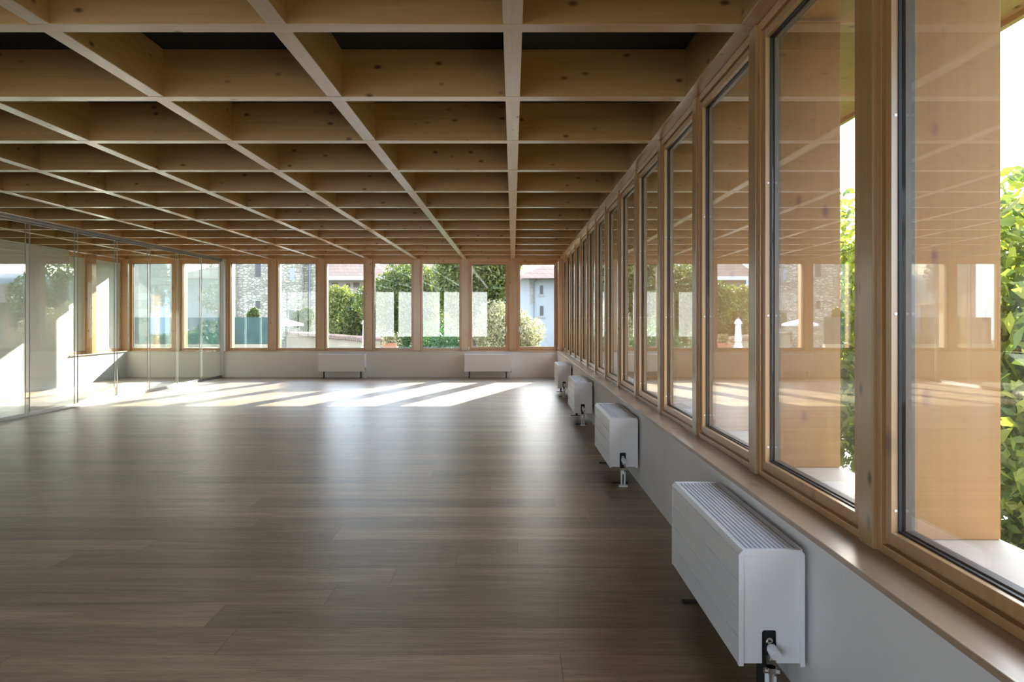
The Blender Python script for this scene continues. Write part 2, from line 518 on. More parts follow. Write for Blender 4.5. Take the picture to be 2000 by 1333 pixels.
# outer soffit boards between the beams, and fascia
def soffit(name, x0, x1, y0, y1, lab):
    tag(MB().box(x0, x1, y0, y1, ZB + .015, ZB + .08).build(name, W[1]), lab, 'soffit', kind='structure')
soffit('trim_1', XR + .045, XR + OVER, YBK, YF + OUT, 'timber soffit above the fins of the long window wall')
soffit('trim_2', -8.4, XR + .04, YF + .045, YF + OUT, 'timber soffit above the fins of the far window wall')
tag(MB().box(XR + OVER, XR + OVER + .03, YBK, YF + OUT + .03, ZB - .01, ZC + .12).build('trim_3', W[1]),
    'timber fascia at the roof edge over the long window wall', 'fascia', kind='structure')
tag(MB().box(-8.5, XR + OVER - .002, YF + OUT, YF + OUT + .03, ZB - .01, ZC + .12).build('trim_4', W[0]),
    'timber fascia at the roof edge over the far window wall', 'fascia', kind='structure')

# ------------------------------------------------------------------ walls
tag(MB().box(0.922, 0.95, YBK, YF - .005, 0, SILL - .018).box(0.95, XR + OUT - .02, YBK, YF + .2, -0.8, SILL - .05)
    .build('wall_right', WHITE), 'low white wall under the long row of windows', 'wall', kind='structure')
tag(MB().box(-8.1, 0.922, 15.014, 15.06, 0, SILL - .018).box(-8.1, 0.95, 15.06, YF + OUT - .02, -0.8, SILL - .05)
    .build('wall_far', WHITE), 'low white wall under the far row of windows', 'wall', kind='structure')
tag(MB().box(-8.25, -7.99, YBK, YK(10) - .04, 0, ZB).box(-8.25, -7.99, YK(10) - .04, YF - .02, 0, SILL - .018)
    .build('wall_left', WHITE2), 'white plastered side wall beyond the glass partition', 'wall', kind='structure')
# back wall with three wide openings
bw = MB()
OPEN = [(-6.28, -5.44), (-5.24, -3.34), (-3.15, -1.17)]
zb0, zb1 = 0.41, ZB - .0
xs = [-8.2] + [v for o in OPEN for v in o] + [1.05]
for i in range(0, len(xs), 2):
    bw.box(xs[i], xs[i + 1], YBK - .12, YBK, 0, ZC)
for a, b_ in OPEN:
    bw.box(a, b_, YBK - .12, YBK, 0, zb0).box(a, b_, YBK - .12, YBK, zb1, ZC)
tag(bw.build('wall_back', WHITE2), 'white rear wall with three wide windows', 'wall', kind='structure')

# sills
tag(MB().box(0.908, XR + .075, YBK, YF - .04, SILL - .018, SILL).build('window_sill', CLTS, bevel=.002),
    'long oiled timber sill along the window wall on top of the low white wall', 'window sill', kind='structure')
tag(MB().box(-7.99, 0.905, 15.0, YF + .05, SILL - .018, SILL).build('window_sill', CLTX, bevel=.002),
    'long oiled timber sill under the far windows', 'window sill', kind='structure')
tag(MB().box(XR + .10, XR + OUT, YBK, YF + OUT, SILL - .05, SILL + .035).build('window_sill', EXS),
    'pale outer sill between the fins of the long window wall', 'window sill', kind='structure')
tag(MB().box(-8.3, XR + .10, YF + .10, YF + OUT, SILL - .05, SILL + .035).build('window_sill', EXS),
    'pale outer sill between the fins of the far window wall', 'window sill', kind='structure')

# ------------------------------------------------------------------ windows
def mapper(side):
    # (u along the wall, v outward from the axis, z)
    if side == 'right': return lambda u, v, z: (XR + v, u, z)
    if side == 'far': return lambda u, v, z: (u, YF + v, z)
    if side == 'left': return lambda u, v, z: (XL - v, u, z)
    return lambda u, v, z: (u, YBK - v, z)

class UB(MB):
    def __init__(self, side):
        super().__init__(); self.m = mapper(side)
    def ub(self, u0, u1, v0, v1, z0, z1):
        a = self.m(u0, v0, z0); b = self.m(u1, v1, z1)
        return self.box(a[0], b[0], a[1], b[1], a[2], b[2])
    def ring(self, R, a, b, v0, v1):
        """rectangular ring between insets a=(side,bottom,top) and b"""
        u0, u1, z0, z1 = R
        A = (u0 + a[0], u1 - a[0], z0 + a[1], z1 - a[2]); B = (u0 + b[0], u1 - b[0], z0 + b[1], z1 - b[2])
        self.ub(A[0], B[0], v0, v1, A[2], A[3]); self.ub(B[1], A[1], v0, v1, A[2], A[3])
        self.ub(B[0], B[1], v0, v1, A[2], B[2]); self.ub(B[0], B[1], v0, v1, B[3], A[3])
        return self

def window(side, u0, u1, n, style, label, handle=None):
    wy = {'right': 1, 'left': 1, 'far': 0}[side]
    e = empty('window_%d' % n, mapper(side)((u0 + u1) / 2, 0.05, SILL))
    R = (u0, u1, SILL, ZB)
    frame_m = WP[2]
    if style == 'fix':
        A = (.040, .055, .085)
        UB(side).ring(R, (0, 0, 0), A, .032, .10).build('frame', frame_m, e, bevel=.003)
        inner = A
    else:
        if style == 'op':
            A, B = (.040, .040, .060), (.073, .080, .108)
        else:
            A, B = (.033, .030, .044), (.065, .067, .079)
        UB(side).ring(R, (0, 0, 0), (A[0] - .006, A[1] - .006, A[2] - .006), .030, .10)\
            .ring(R, (A[0] - .006, A[1] - .006, A[2] - .006), (A[0] + .002,) * 1 + (A[1] + .002, A[2] + .002), .048, .10)\
            .build('frame', frame_m, e, bevel=.002)
        UB(side).ring(R, (A[0] + .003, A[1] + .003, A[2] + .003), B, .038, .062).build('sash', frame_m, e, bevel=.002)
        inner = B
    g = tuple(i - .0005 for i in inner); g2 = tuple(i + .004 for i in inner)
    UB(side).ring(R, g, g2, .058, .0665).build('gasket', BLACK, e)
    h2 = tuple(i + .006 for i in inner)
    UB(side).ring(R, tuple(i - .02 for i in inner), h2, .076, .101).build('outer_frame', METAL, e)
    p = UB(side); i0 = tuple(i - .004 for i in inner)
    p.ub(u0 + i0[0], u1 - i0[0], .067, .0755, SILL + i0[1], ZB - i0[2])
    p.build('glass_pane', GLASS, e)
    if style == 'slim':
        sm = UB(side)
        for z in (EYE + .565, EYE + .015, EYE - .53):
            for uu, sg in ((u1 - inner[0], -1),):
                c = sm.m(uu + .0005 * sg, .051, z); c2 = sm.m(uu + .0018 * sg, .051, z)
                sm.tube([c, c2], .0042, 10)
        sm.build('screw', HANDLE, e)
    if handle:
        hb = UB(side)
        uu = (u0 + .055) if handle < 0 else (u1 - .055)
        zc = EYE - .18
        hb.ub(uu - .010, uu + .010, .020, .038, zc - .03, zc + .03)
        hb.ub(uu - .007, uu + .007, .004, .020, zc - .008, zc + .008)
        hb.ub(uu - .008, uu + .008, -.004, .006, zc - .085, zc + .012)
        hb.build('handle', HANDLE, e, bevel=.002)
        hb = UB(side); uh = (u1 - .012) if handle < 0 else (u0 + .012)
        hb.ub(uh - .009, uh + .009, .018, .034, SILL + .02, SILL + .075)
        hb.build('hinge', HANDLE, e, bevel=.002)
    tag(e, label, 'window', 'windows of the %s wall' % ({'right': 'long', 'far': 'far', 'left': 'side'}[side]), 'structure')
    return e

wn_ = 0
PW = .042                                 # half width of the slim posts
for k in range(K0, K1):
    wn_ += 1
    last = (k == K1 - 1)
    u0, u1 = YK(k) + PW, YK(k + 1) - (PW if not last else .075)
    d = K1 - 1 - k
    lab = ('tall timber window of the long wall right beside the far corner' if d == 0 else
           'tall timber window of the long wall, %s from the far corner' % ORD[d])
    window('right', u0, u1, wn_, 'slim', lab)
for j in range(0, -8, -1):
    pass
FARL = []
for j in range(1, -8, -1):
    wn_ += 1
    x1 = (XR - .06 if j == 1 else (j - 0) * 1.0 - .075) if True else 0
    x1 = XR - .065 if j == 1 else j - .075
    x0 = (j - 1) + .075 if j > -7 else XL + .1
    if j in (1, 0):
        lab = ('opening timber window in the far wall beside the corner, white house behind it' if j == 1 else
               'opening timber window in the far wall, second from the corner, handle on its frame')
        window('far', x0, x1, wn_, 'op', lab, handle=-1 if j == 1 else 1)
    else:
        lab = {-1: 'fixed timber window in the far wall, third from the right-hand corner',
               -2: 'fixed timber window in the far wall, fourth from the right-hand corner, leafy tree filling it',
               -3: 'fixed timber window in the far wall showing a tiled house roof',
               -4: 'fixed timber window in the far wall showing the open parasol',
               -5: 'fixed timber window in the far wall just beside the end of the glass partition',
               -6: 'fixed timber window in the far wall, first one behind the glass partition',
               -7: 'fixed timber window in the far wall in the corner behind the glass partition'}[j]
        window('far', x0, x1, wn_, 'fix', lab)
for k, lab in ((11, 'timber window of the side wall next to the corner, behind the glass partition'),
               (10, 'timber window of the side wall beside the white plaster, behind the glass partition')):
    wn_ += 1
    ya, yb_ = (13.925, YF - .085) if k == 11 else (13.07, 13.775)
    window('left', ya, yb_, wn_, 'fix', lab)
    bl = MB().box(XL - .052, XL - .048, ya + .045, yb_ - .045, SILL + .06, ZB - .09)
    tag(bl.build('window_blind', BLIND), 'pale mint blind drawn down inside the side window %s' %
        ('next to the corner' if k == 11 else 'beside the white plaster'), 'blind', 'blinds on the side windows')

# ------------------------------------------------------------------ posts and fins
for k in range(K0, K1):
    d = K1 - k
    tag(MB().box(1.027, XR + .101, YK(k) - PW, YK(k) + PW, SILL, ZB).build('window_post', W[2], bevel=.0025),
        'slim timber post between windows of the long wall, %s from the far corner' % ORD[d - 1],
        'post', 'posts of the long window wall', 'structure')
    tag(MB().box(XR + .102, XR + OUT - .002, YK(k) - .073, YK(k) + .073, SILL + .036, ZB - .0005).build('timber_fin', CLT, bevel=.002),
        'deep outer timber fin of the long window wall, %s from the far corner' % ORD[d - 1],
        'fin', 'outer fins of the long window wall', 'structure')
tag(MB().box(XR - .062, XR + .10, YF - .072, YF + .10, SILL, ZB).build('corner_post', W[2], bevel=.0025),
    'square timber post in the corner where both window walls meet', 'post', kind='structure')
tag(MB().box(XR + .102, XR + OUT - .002, YF - .05, YF + .1, SILL + .036, ZB - .0005)
    .build('timber_fin', CLT, bevel=.002), 'outer timber fin right at the far corner of the long window wall', 'fin',
    'outer fins of the long window wall', 'structure')
for j in range(0, -8, -1):
    x = float(j)
    tag(MB().box(x - .074, x + .074, YF + .010, YF + .101, SILL, ZB).build('window_post', W[2], bevel=.0025),
        'timber post in the far window wall, %s from the corner with the long window wall' % ORD[-j],
        'post', 'posts of the far window wall', 'structure')
    tag(MB().box(x - .073, x + .073, YF + .102, YF + OUT - .002, SILL + .036, ZB - .0005).build('timber_fin', CLT, bevel=.002),
        'outer timber fin of the far window wall, %s from the corner with the long wall' % ORD[-j],
        'fin', 'outer fins of the far window wall', 'structure')
tag(MB().box(XL - .1, XL + .1, YF - .08, YF + .1, SILL, ZB).build('corner_post', W[2], bevel=.0025),
    'timber post in the far corner behind the glass partition', 'post', kind='structure')
tag(MB().box(XL - .1, XL + .08, 13.777, 13.923, SILL - .001, ZB).build('window_post', W[2], bevel=.0025),
    'timber post between the two side windows behind the glass partition', 'post', kind='structure')
tag(MB().box(XL - .2, XL + .1, YK(10) - .039, YF - .08, SILL - .017, SILL).build('window_sill', CLTS, bevel=.002),
    'short timber sill under the two side windows behind the partition', 'window sill', kind='structure')

# ------------------------------------------------------------------ glass partition
XG = -6.02
for i, y in enumerate(range(7, 15)):
    y0, y1 = y + .003, y + 1 - .003
    if y == 14: y1 = 14.985
    fromfar = 14 - y
    e = empty('glass_panel', (XG, (y0 + y1) / 2, .02))
    MB().box(XG - .005, XG + .005, y0 + .035, y1 - .035, .03, ZB - .05).build('pane', GLASSP, e)
    MB().box(XG - .009, XG + .009, y0, y1, .016, .045).build('bottom_rail', ALU, e, bevel=.001)
    MB().box(XG - .009, XG + .009, y0, y1, ZB - .062, ZB - .034).build('top_rail', ALU, e, bevel=.001)
    MB().box(XG - .006, XG + .006, y0 + .033, y0 + .0375, .045, ZB - .062)\
        .box(XG - .006, XG + .006, y1 - .0375, y1 - .033, .045, ZB - .062).build('edge_seal', GLASSE, e)
    tag(e, 'clear glass panel of the partition, %s counting from the far wall' % ORD[fromfar] if fromfar else
        'clear glass panel of the partition right against the far wall', 'glass panel', 'panels of the glass partition')
tag(MB().box(XG - .022, XG + .022, 6.5, 15.0, ZB - .034, ZB + .001).build('top_track', ALU, bevel=.002),
    'grey metal track holding the tops of the glass panels under a beam', 'track')
tag(MB().box(XG - .018, XG + .018, 6.5, 15.0, 0, .016).build('floor_track', ALU, bevel=.002),
    'grey metal floor track under the glass panels', 'track')
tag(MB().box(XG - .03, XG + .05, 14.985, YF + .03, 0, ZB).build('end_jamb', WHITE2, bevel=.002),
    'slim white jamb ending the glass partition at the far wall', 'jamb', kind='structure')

# ------------------------------------------------------------------ radiators
def radiator():
    L, D = .937, .205
    z0, z1 = .136, .492
    h = L / 2
    e = empty('radiator', (0, 0, 0))
    # casing front: four stacked strips with fine grooves
    f = MB(); n = 4; hh = (z1 - .012 - z0) / n
    for i in range(n):
        a = z0 + i * hh; b = a + hh - .006
        f.box(-h + .012, h - .012, -D, -D + .008, a, b)
    f.box(-h + .012, h - .012, -D + .005, -D + .011, z0, z1 - .012)
    f.prism([(-D, z1 - .0155), (-D + .012, z1 - .001), (-D + .018, z1 - .001), (-D + .018, z1 - .0155)], -h + .012, h - .012, 0)
    f.build('front_panel', RADW, e)
    MB().box(-h + .012, h - .012, -.012, -.004, z0, z1 - .001).build('back_panel', RADW, e)
    MB().box(-h + .02, h - .02, -D + .02, -.02, z0 + .02, z1 - .03).build('heating_core', DARKM, e)
    g = MB(); m = 12
    for i in range(m):
        y = -D + .024 + (D - .042) * i / (m - 1)
        g.box(-h + .012, h - .012, y - .0035, y + .0035, z1 - .014, z1 - .002)
    for x in (-h * .5, 0, h * .5):
        g.box(x - .004, x + .004, -D + .018, -.012, z1 - .020, z1 - .015)
    g.build('top_grille', RADG, e)
    for sgn in (-1, 1):
        p = MB(); x0, x1 = (h - .012, h - .006) if sgn > 0 else (-h + .006, -h + .012)
        ya, yb = -.132, -.087 
        zs = z0 + .105
        if sgn > 0:
            # slot for the valve, rounded at the top
            p.box(x0, x1, -D + .006, ya, z0 + .003, z1 - .014)
            p.box(x0, x1, yb, -.006, z0 + .003, z1 - .014)
            p.box(x0, x1, ya, yb, zs, z1 - .014)
            r = .008
            for (yc, s2) in ((ya, 1), (yb, -1)):
                pts = [(yc, zs)] + [(yc + s2 * (r - r * math.cos(t)), zs - r + r * math.sin(t)) for t in [0, .4, .8, 1.2, math.pi / 2]]
                if s2 < 0: pts = pts[::-1]
                p.prism(pts, x0, x1, 0)
        else:
            p.box(x0, x1, -D + .006, -.006, z0 + .003, z1 - .014)
        x2 = x1 if sgn > 0 else x0 - .006
        xa, xb = (x0 - .002, x1 + .0085) if sgn > 0 else (x0 - .0085, x1 + .002)
        # raised edge strips and the chamfered cap
        p.box(xa, xb, -D - .001, -D + .014, z0 - .002, z1 - .016)
        p.box(xa, xb, -.016, -.002, z0 - .004, z1 - .016)
        p.prism([(-D - .001, z1 - .016), (-D - .001, z1 - .014), (-D + .012, z1), (-.014, z1), (-.002, z1 - .014), (-.002, z1 - .016)], xa, xb, 0)
        p.build('end_panel', RADW, e, bevel=.0008)
    # valve, thermostatic head, pipes
    v = MB(); yv = -.108
    v.tube([(h - .035, yv, z0 + .07), (h - .008, yv, z0 + .07)], .011, 14)
    v.tube([(h + .006, yv, z0 + .072), (h + .006, yv, z0 + .02)], [.010, .008], 14)
    v.tube([(h - .02, yv, z0 + .07), (h + .012, yv, z0 + .06)], .009, 14)
    v.tube([(h + .006, yv, z0 - .002), (h + .006, yv, z0 - .018)], .017, 6)
    v.tube([(h + .006, yv - .022, z0 - .012), (h + .006, yv + .024, z0 - .020)], .009, 10)
    v.tube([(h + .006, yv, z0 - .018), (h + .006, yv, z0 - .045)], .010, 12)
    v.build('valve', CHROME, e, smooth=False)
    MB().tube([(h + .004, yv, z0 + .058), (h + .012, yv, z0 + .056), (h + .040, yv + .003, z0 + .048), (h + .043, yv + .003, z0 + .047)],
              [.012, .0155, .0165, .0145], 20).build('thermostat_head', RADW, e, smooth=False)
    MB().tube([(h + .006, yv - .012, 0.004), (h + .006, yv - .012, z0 - .012)], .0075, 12)\
        .tube([(h + .006, yv + .01, 0.004), (h + .006, yv + .01, z0 - .03)], .0075, 12).build('supply_pipe', RADW, e, smooth=True)
    MB().box(h - .012, h + .026, yv - .032, yv + .03, 0.001, .012).build('pipe_cover', RADW, e, bevel=.002)
    for x in (-h + .09, h - .09):
        b = MB(); b.box(x - .011, x + .011, -.118, -.092, 0.002, z0 + .03)
        b.box(x - .014, x + .014, -.18, -.06, 0.0005, .008)
        b.build('foot', BLACK, e, bevel=.001)
    # wall brackets that hold the casing off the wall
    for x in (-h + .15, h - .15):
        MB().box(x - .015, x + .015, -.006, .0195, z0 + .06, z1 - .06).build('bracket', DARKM, e)
    return e

rad = radiator()
spots = []
for i in range(4):
    yn = 2.236 + 2.985 * i
    spots.append((.902, yn + .4685, -math.pi / 2))
spots += [((-3.947 - 3.045) / 2, 14.993, 0), ((-.96 - .067) / 2, 14.993, 0)]
labs = ['white radiator with ribbed top grille, nearest and largest, under the long sill',
        'white radiator under the long sill, second along the window wall',
        'white radiator under the long sill, third along the window wall',
        'small white radiator under the long sill closest to the far corner',
        'white ribbed radiator on the far wall, farther from the corner with the long wall',
        'white ribbed radiator on the far wall below the two opening windows']
for i, (x, y, r) in enumerate(spots):
    o = rad if i == 0 else copy_tree(rad)
    o.location = (x * S, y * S, 0); o.rotation_euler = (0, 0, r)
    tag(o, labs[i], 'radiator', 'white radiators along the walls')
# ------------------------------------------------------------------ outdoors: ground and hills
GZ = -2.3
tag(MB().box(-80, 80, -40, 140, GZ - .1, GZ).build('ground', GRASS), 'grassy ground outside below the windows', 'ground', kind='structure')
def ridge(x0, x1, y, h, name, lab, seed, mat):
    r = random.Random(seed)
    pts = []
    n = 40
    hs_ = [0.0] * (n + 1)
    for o in range(1, 6):
        ph, am = r.random() * 6, h * .25 / o
        for i in range(n + 1):
            hs_[i] += am * math.sin(i / n * 3.1 * o + ph)
    m = MB(); vs = []; fs = []
    for i in range(n + 1):
        x = x0 + (x1 - x0) * i / n
        z = EYE + h + hs_[i]
        vs += [(x, y, GZ), (x, y + 12, z * .8), (x, y + 25, z), (x, y + 45, GZ)]
    for i in range(n):
        for k in range(3):
            a = i * 4 + k; fs.append((a, a + 4, a + 5, a + 1))
    m.add(vs, fs)
    tag(m.build(name, mat, smooth=True), lab, 'hill', kind='structure')
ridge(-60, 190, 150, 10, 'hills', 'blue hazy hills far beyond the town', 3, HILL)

# ------------------------------------------------------------------ outdoors: plants
def leaves(mb_pts, size, n, rng, lumps):
    """lumps: list of (cx,cy,cz,rx,ry,rz); n leaves spread over their shells"""
    L = np.array(lumps, dtype=float)
    vol = L[:, 3] * L[:, 4] + L[:, 4] * L[:, 5] + L[:, 3] * L[:, 5]
    idx = rng.choice(len(L), size=n, p=vol / vol.sum())
    d = rng.normal(size=(n, 3)); d /= np.linalg.norm(d, axis=1)[:, None]
    rad_ = 0.62 + 0.42 * rng.random(n) ** 0.6
    c = L[idx, :3] + d * L[idx, 3:] * rad_[:, None]
    a = rng.normal(size=(n, 3)); a /= np.linalg.norm(a, axis=1)[:, None]
    a[:, 2] -= .35
    b = np.cross(a, rng.normal(size=(n, 3))); b /= np.linalg.norm(b, axis=1)[:, None]
    nn = np.cross(a, b)
    s = size * (0.6 + 0.8 * rng.random(n))[:, None]
    p0 = c - a * s * .5
    p1 = c + b * s * .27 + nn * s * .08
    p2 = c + a * s * .55
    p3 = c - b * s * .27 + nn * s * .08
    vs = np.stack([p0, p1, p2, p3], 1).reshape(-1, 3)
    return vs

def leaf_mesh(name, vs, mat, parent):
    n = len(vs) // 4
    o = np.array(parent['_o'], dtype=float)
    vs = vs * S - o
    me = bpy.data.meshes.new(name)
    me.vertices.add(len(vs)); me.vertices.foreach_set('co', vs.ravel())
    me.loops.add(n * 6)
    base = np.arange(n)[:, None] * 4
    li = (base + np.array([0, 1, 2, 0, 2, 3])[None, :]).ravel()
    me.loops.foreach_set('vertex_index', li.astype(np.int32))
    me.polygons.add(n * 2)
    me.polygons.foreach_set('loop_start', np.arange(n * 2, dtype=np.int32) * 3)
    me.polygons.foreach_set('loop_total', np.full(n * 2, 3, dtype=np.int32))
    me.update(calc_edges=True); me.validate()
    me.materials.append(mat)
    ob = bpy.data.objects.new(name, me); COL.objects.link(ob); ob.parent = parent
    return ob

def plant(name, lab, cat, base, crown, size, n, mat, seed, lumpn=9, trunk=0.06, group=None, dens=.5):
    """base (x,y,z), crown (cx,cy,cz,rx,ry,rz)"""
    rng = np.random.default_rng(seed)
    e = empty(name, base)
    cx, cy, cz, rx, ry, rz = crown
    lumps = []
    for i in range(lumpn):
        d = rng.normal(size=3); d /= np.linalg.norm(d)
        q = rng.random() ** .4 * .72
        f = .34 + .22 * rng.random()
        lumps.append((cx + d[0] * rx * q, cy + d[1] * ry * q, cz + d[2] * rz * q, rx * f, ry * f, rz * f))
    leaf_mesh('foliage', leaves(None, size, n, rng, lumps), mat, e)
    t = MB()
    b = Vector(base); c = Vector((cx, cy, cz))
    k1 = b.lerp(c, .5) + Vector((.06, 0, 0)) * rx
    t.tube([b, k1, c], [trunk, trunk * .8, trunk * .45], 8)
    for L_ in lumps[:7]:
        s0 = b.lerp(c, .45 + .4 * rng.random())
        t.tube([s0, (s0 + Vector(L_[:3])) / 2 + Vector((0, 0, .05)), Vector(L_[:3])], [trunk * .4, trunk * .25, trunk * .1], 6)
    t.build('trunk', BARK, e)
    tag(e, lab, cat, group)
    return e

def crown_px(x0, x1, y0, y1, Z, depth=.8):
    a = at(x0, y0, Z); b = at(x1, y1, Z)
    rx = (b[0] - a[0]) / 2; rz = (a[2] - b[2]) / 2
    return ((a[0] + b[0]) / 2, Z, (a[2] + b[2]) / 2, rx, rx * depth, rz)

def planted(name, lab, cat, px, Z, size, n, mat, seed, **kw):
    c = crown_px(*px, Z)
    return plant(name, lab, cat, (c[0], c[1], GZ), c, size, n, mat, seed, **kw)

planted('garden_tree', 'leafy green tree behind the third and fourth far windows, dark forked trunk', 'tree',
        (695, 890, 512, 655), 24, .10, 30000, L_MID, 21, lumpn=30, trunk=.14)
planted('garden_tree', 'tall tree with yellow lit leaves behind the opening window beside the white house', 'tree',
        (840, 1016, 440, 640), 20.5, .10, 34000, L_MID, 22, lumpn=30, trunk=.15)
planted('flowering_shrub', 'tall pale cream variegated bush in front of the white house', 'shrub',
        (925, 1064, 580, 710), 19.2, .07, 16000, L_PALE, 23, lumpn=26)
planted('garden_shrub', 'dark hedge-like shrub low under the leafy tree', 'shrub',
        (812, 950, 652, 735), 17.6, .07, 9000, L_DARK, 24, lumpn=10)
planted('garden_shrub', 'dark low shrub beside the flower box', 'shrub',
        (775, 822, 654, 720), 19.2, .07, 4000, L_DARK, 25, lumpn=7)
planted('garden_shrub', 'big rounded bush with yellowish tips in front of the tiled house', 'shrub',
        (634, 706, 556, 700), 29.4, .11, 16000, L_YEL, 26, lumpn=26)
planted('garden_shrub', 'bluish green bush beside the big yellowish one', 'shrub',
        (662, 732, 572, 700), 25.8, .10, 12000, L_MID, 27, lumpn=20)
planted('garden_shrub', 'round green bush at the foot of the stone house', 'shrub',
        (574, 610, 594, 650), 30.0, .10, 9000, L_MID, 28, lumpn=14)
planted('garden_shrub', 'small green bush showing above the green screen fence', 'shrub',
        (476, 512, 598, 660), 24, .1, 2500, L_MID, 29, lumpn=6)

planted('garden_shrub', 'broad green hedge filling the garden behind the leafy trees', 'shrub',
        (742, 1000, 592, 790), 28.6, .11, 26000, L_MID, 31, lumpn=34, trunk=.1, )
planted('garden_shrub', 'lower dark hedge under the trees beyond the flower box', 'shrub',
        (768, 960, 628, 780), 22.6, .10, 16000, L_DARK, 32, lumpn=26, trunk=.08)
plant('garden_tree', 'tall dark tree standing behind the white house', 'tree', (6.2, 45, GZ), (6.2, 45, EYE + 1.0, 2.6, 1.5, 3.0), .2, 9000, L_DARK, 63, lumpn=20, trunk=.2)
# trees close outside the long window wall
for i, (x, y, rx, ry, ztop, n, sz, mt) in enumerate([
        (4.6, 5.6, 1.6, 1.5, 1.25, 20000, .12, L_NEAR), (4.9, 8.6, 1.7, 1.6, 1.6, 14000, .12, L_NEAR),
        (5.2, 12.0, 1.8, 1.8, 1.5, 11000, .13, L_NEAR), (5.6, 15.6, 1.8, 1.8, 1.0, 9000, .13, L_NEAR)]):
    zt = EYE + ztop
    cz = (zt + GZ) / 2 + .5
    plant('walnut_tree', ['large leafy tree close outside the nearest window of the long wall, big green leaves',
                          'leafy tree outside the long wall, second beyond the fins',
                          'leafy tree outside the long wall, third beyond the fins',
                          'leafy tree outside near the corner with the far wall'][i], 'tree',
          (x, y, GZ), (x, y, cz, rx, ry, zt - cz), sz, n, mt, 40 + i, lumpn=22, trunk=.1, group='trees outside the long window wall')

# ------------------------------------------------------------------ outdoors: buildings
def wall_obj(name, mat, parent, x0, x1, y0, y1, z0, z1):
    return MB().box(x0, x1, y0, y1, z0, z1).build(name, mat, parent)

def px_window(parent, x0, x1, y0, y1, Z, mat, name='window', fr=None):
    a = at(x0, y0, Z); b = at(x1, y1, Z)
    if fr:
        MB().box(a[0] - .08, b[0] + .08, Z - .03, Z + .05, b[2] - .12, b[2] - .02).build('window_ledge', fr, parent)
    m = MB(); m.box(a[0], b[0], Z - .012, Z + .1, b[2], a[2])
    w = m.build(name, mat, parent)
    return w

# stone house
ZS = 31.0
e = empty('stone_house', at(470, 700, ZS)[:2] + (GZ,))
a = at(463, 0, ZS)[0]; b = at(586, 0, ZS)[0]
MB().box(a, b, ZS, ZS + 1.2, GZ, EYE + 5.5).build('rubble_wall', RUBBLE, e)
MB().box(at(200, 0, ZS)[0], a, ZS - .15, ZS + 1.2, GZ, EYE + 5.2).build('dressed_wall', ASHLAR, e)
MB().box(b, at(612, 0, ZS)[0], ZS + .6, ZS + 1.5, GZ, EYE + 5.5).build('return_wall', RUBBLE, e)
p = at(598, 0, ZS)
MB().tube([(p[0], ZS + .5, GZ), (p[0], ZS + .5, EYE + 5)], .05, 8).build('drainpipe', PIPE, e)
MB().prism([(a - 5, EYE + 5.2), (b + 1, EYE + 5.5), (b - 2, EYE + 7)], ZS - .6, ZS + 2.2, 1).build('roof', TILE, e)
px_window(e, 498.5, 509.5, 515.5, 541, ZS, SHUT)
px_window(e, 566, 575.5, 524, 548, ZS, SHUTW)
px_window(e, 499, 507.5, 588, 603, ZS, SHUT)
px_window(e, 565, 575.5, 606, 628, ZS, SHUT)
tag(e, 'old rubble stone house with small dark windows and dressed stone corner', 'house')

# green screen fence
e = empty('screen_fence', at(420, 700, 23)[:2] + (GZ,))
x0, x1 = at(200, 0, 23)[0], at(527, 0, 23)[0]
MB().box(x0, x1, 23, 23.03, EYE - .80, EYE + .06).build('screen_mesh', MESHG, e)
MB().box(x0, x1, 22.9, 23.1, GZ, EYE - .79).build('base_wall', RENDERB, e)
for i in range(6):
    x = x0 + (x1 - x0) * (i + .35) / 6
    MB().tube([(x, 23.06, EYE - .8), (x, 23.06, EYE + .06)], .012, 6).build('fence_post', PIPE, e)
tag(e, 'dark green screened fence on a low wall below the stone house', 'fence')

# garden wall with tiled coping (runs from the stone house towards the hall)
A = Vector((at(535, 0, 34)[0], 34, 0)); B = Vector((at(735, 0, 20.5)[0], 20.5, 0))
e = empty('garden_wall', (A.x, A.y, GZ))
dv = (B - A).normalized(); nv = Vector((dv.y, -dv.x, 0))
def along(w, z0, z1, extra=0):
    m = MB(); q = []
    for z in (z0, z1):
        for p_, s_ in ((A, 1), (B, 1)):
            q += [(p_.x + nv.x * w, p_.y + nv.y * w, z), (p_.x - nv.x * w, p_.y - nv.y * w, z)]
    m.add(q, [(0, 1, 3, 2), (4, 6, 7, 5), (0, 2, 6, 4), (1, 5, 7, 3), (0, 4, 5, 1), (2, 3, 7, 6)])
    return m
along(.12, GZ, EYE - .63).build('masonry', RENDERB, e)
cp = along(.2, EYE - .63, EYE - .585)
nt = 70
for i in range(nt):
    t = (i + .5) / nt; c = A.lerp(B, t)
    cp.tube([(c.x + nv.x * .21, c.y + nv.y * .21, EYE - .58), (c.x - nv.x * .21, c.y - nv.y * .21, EYE - .58)], .07, 8)
cp.build('tiled_coping', TILE, e)
tag(e, 'beige garden wall topped with curved clay tiles', 'garden wall')

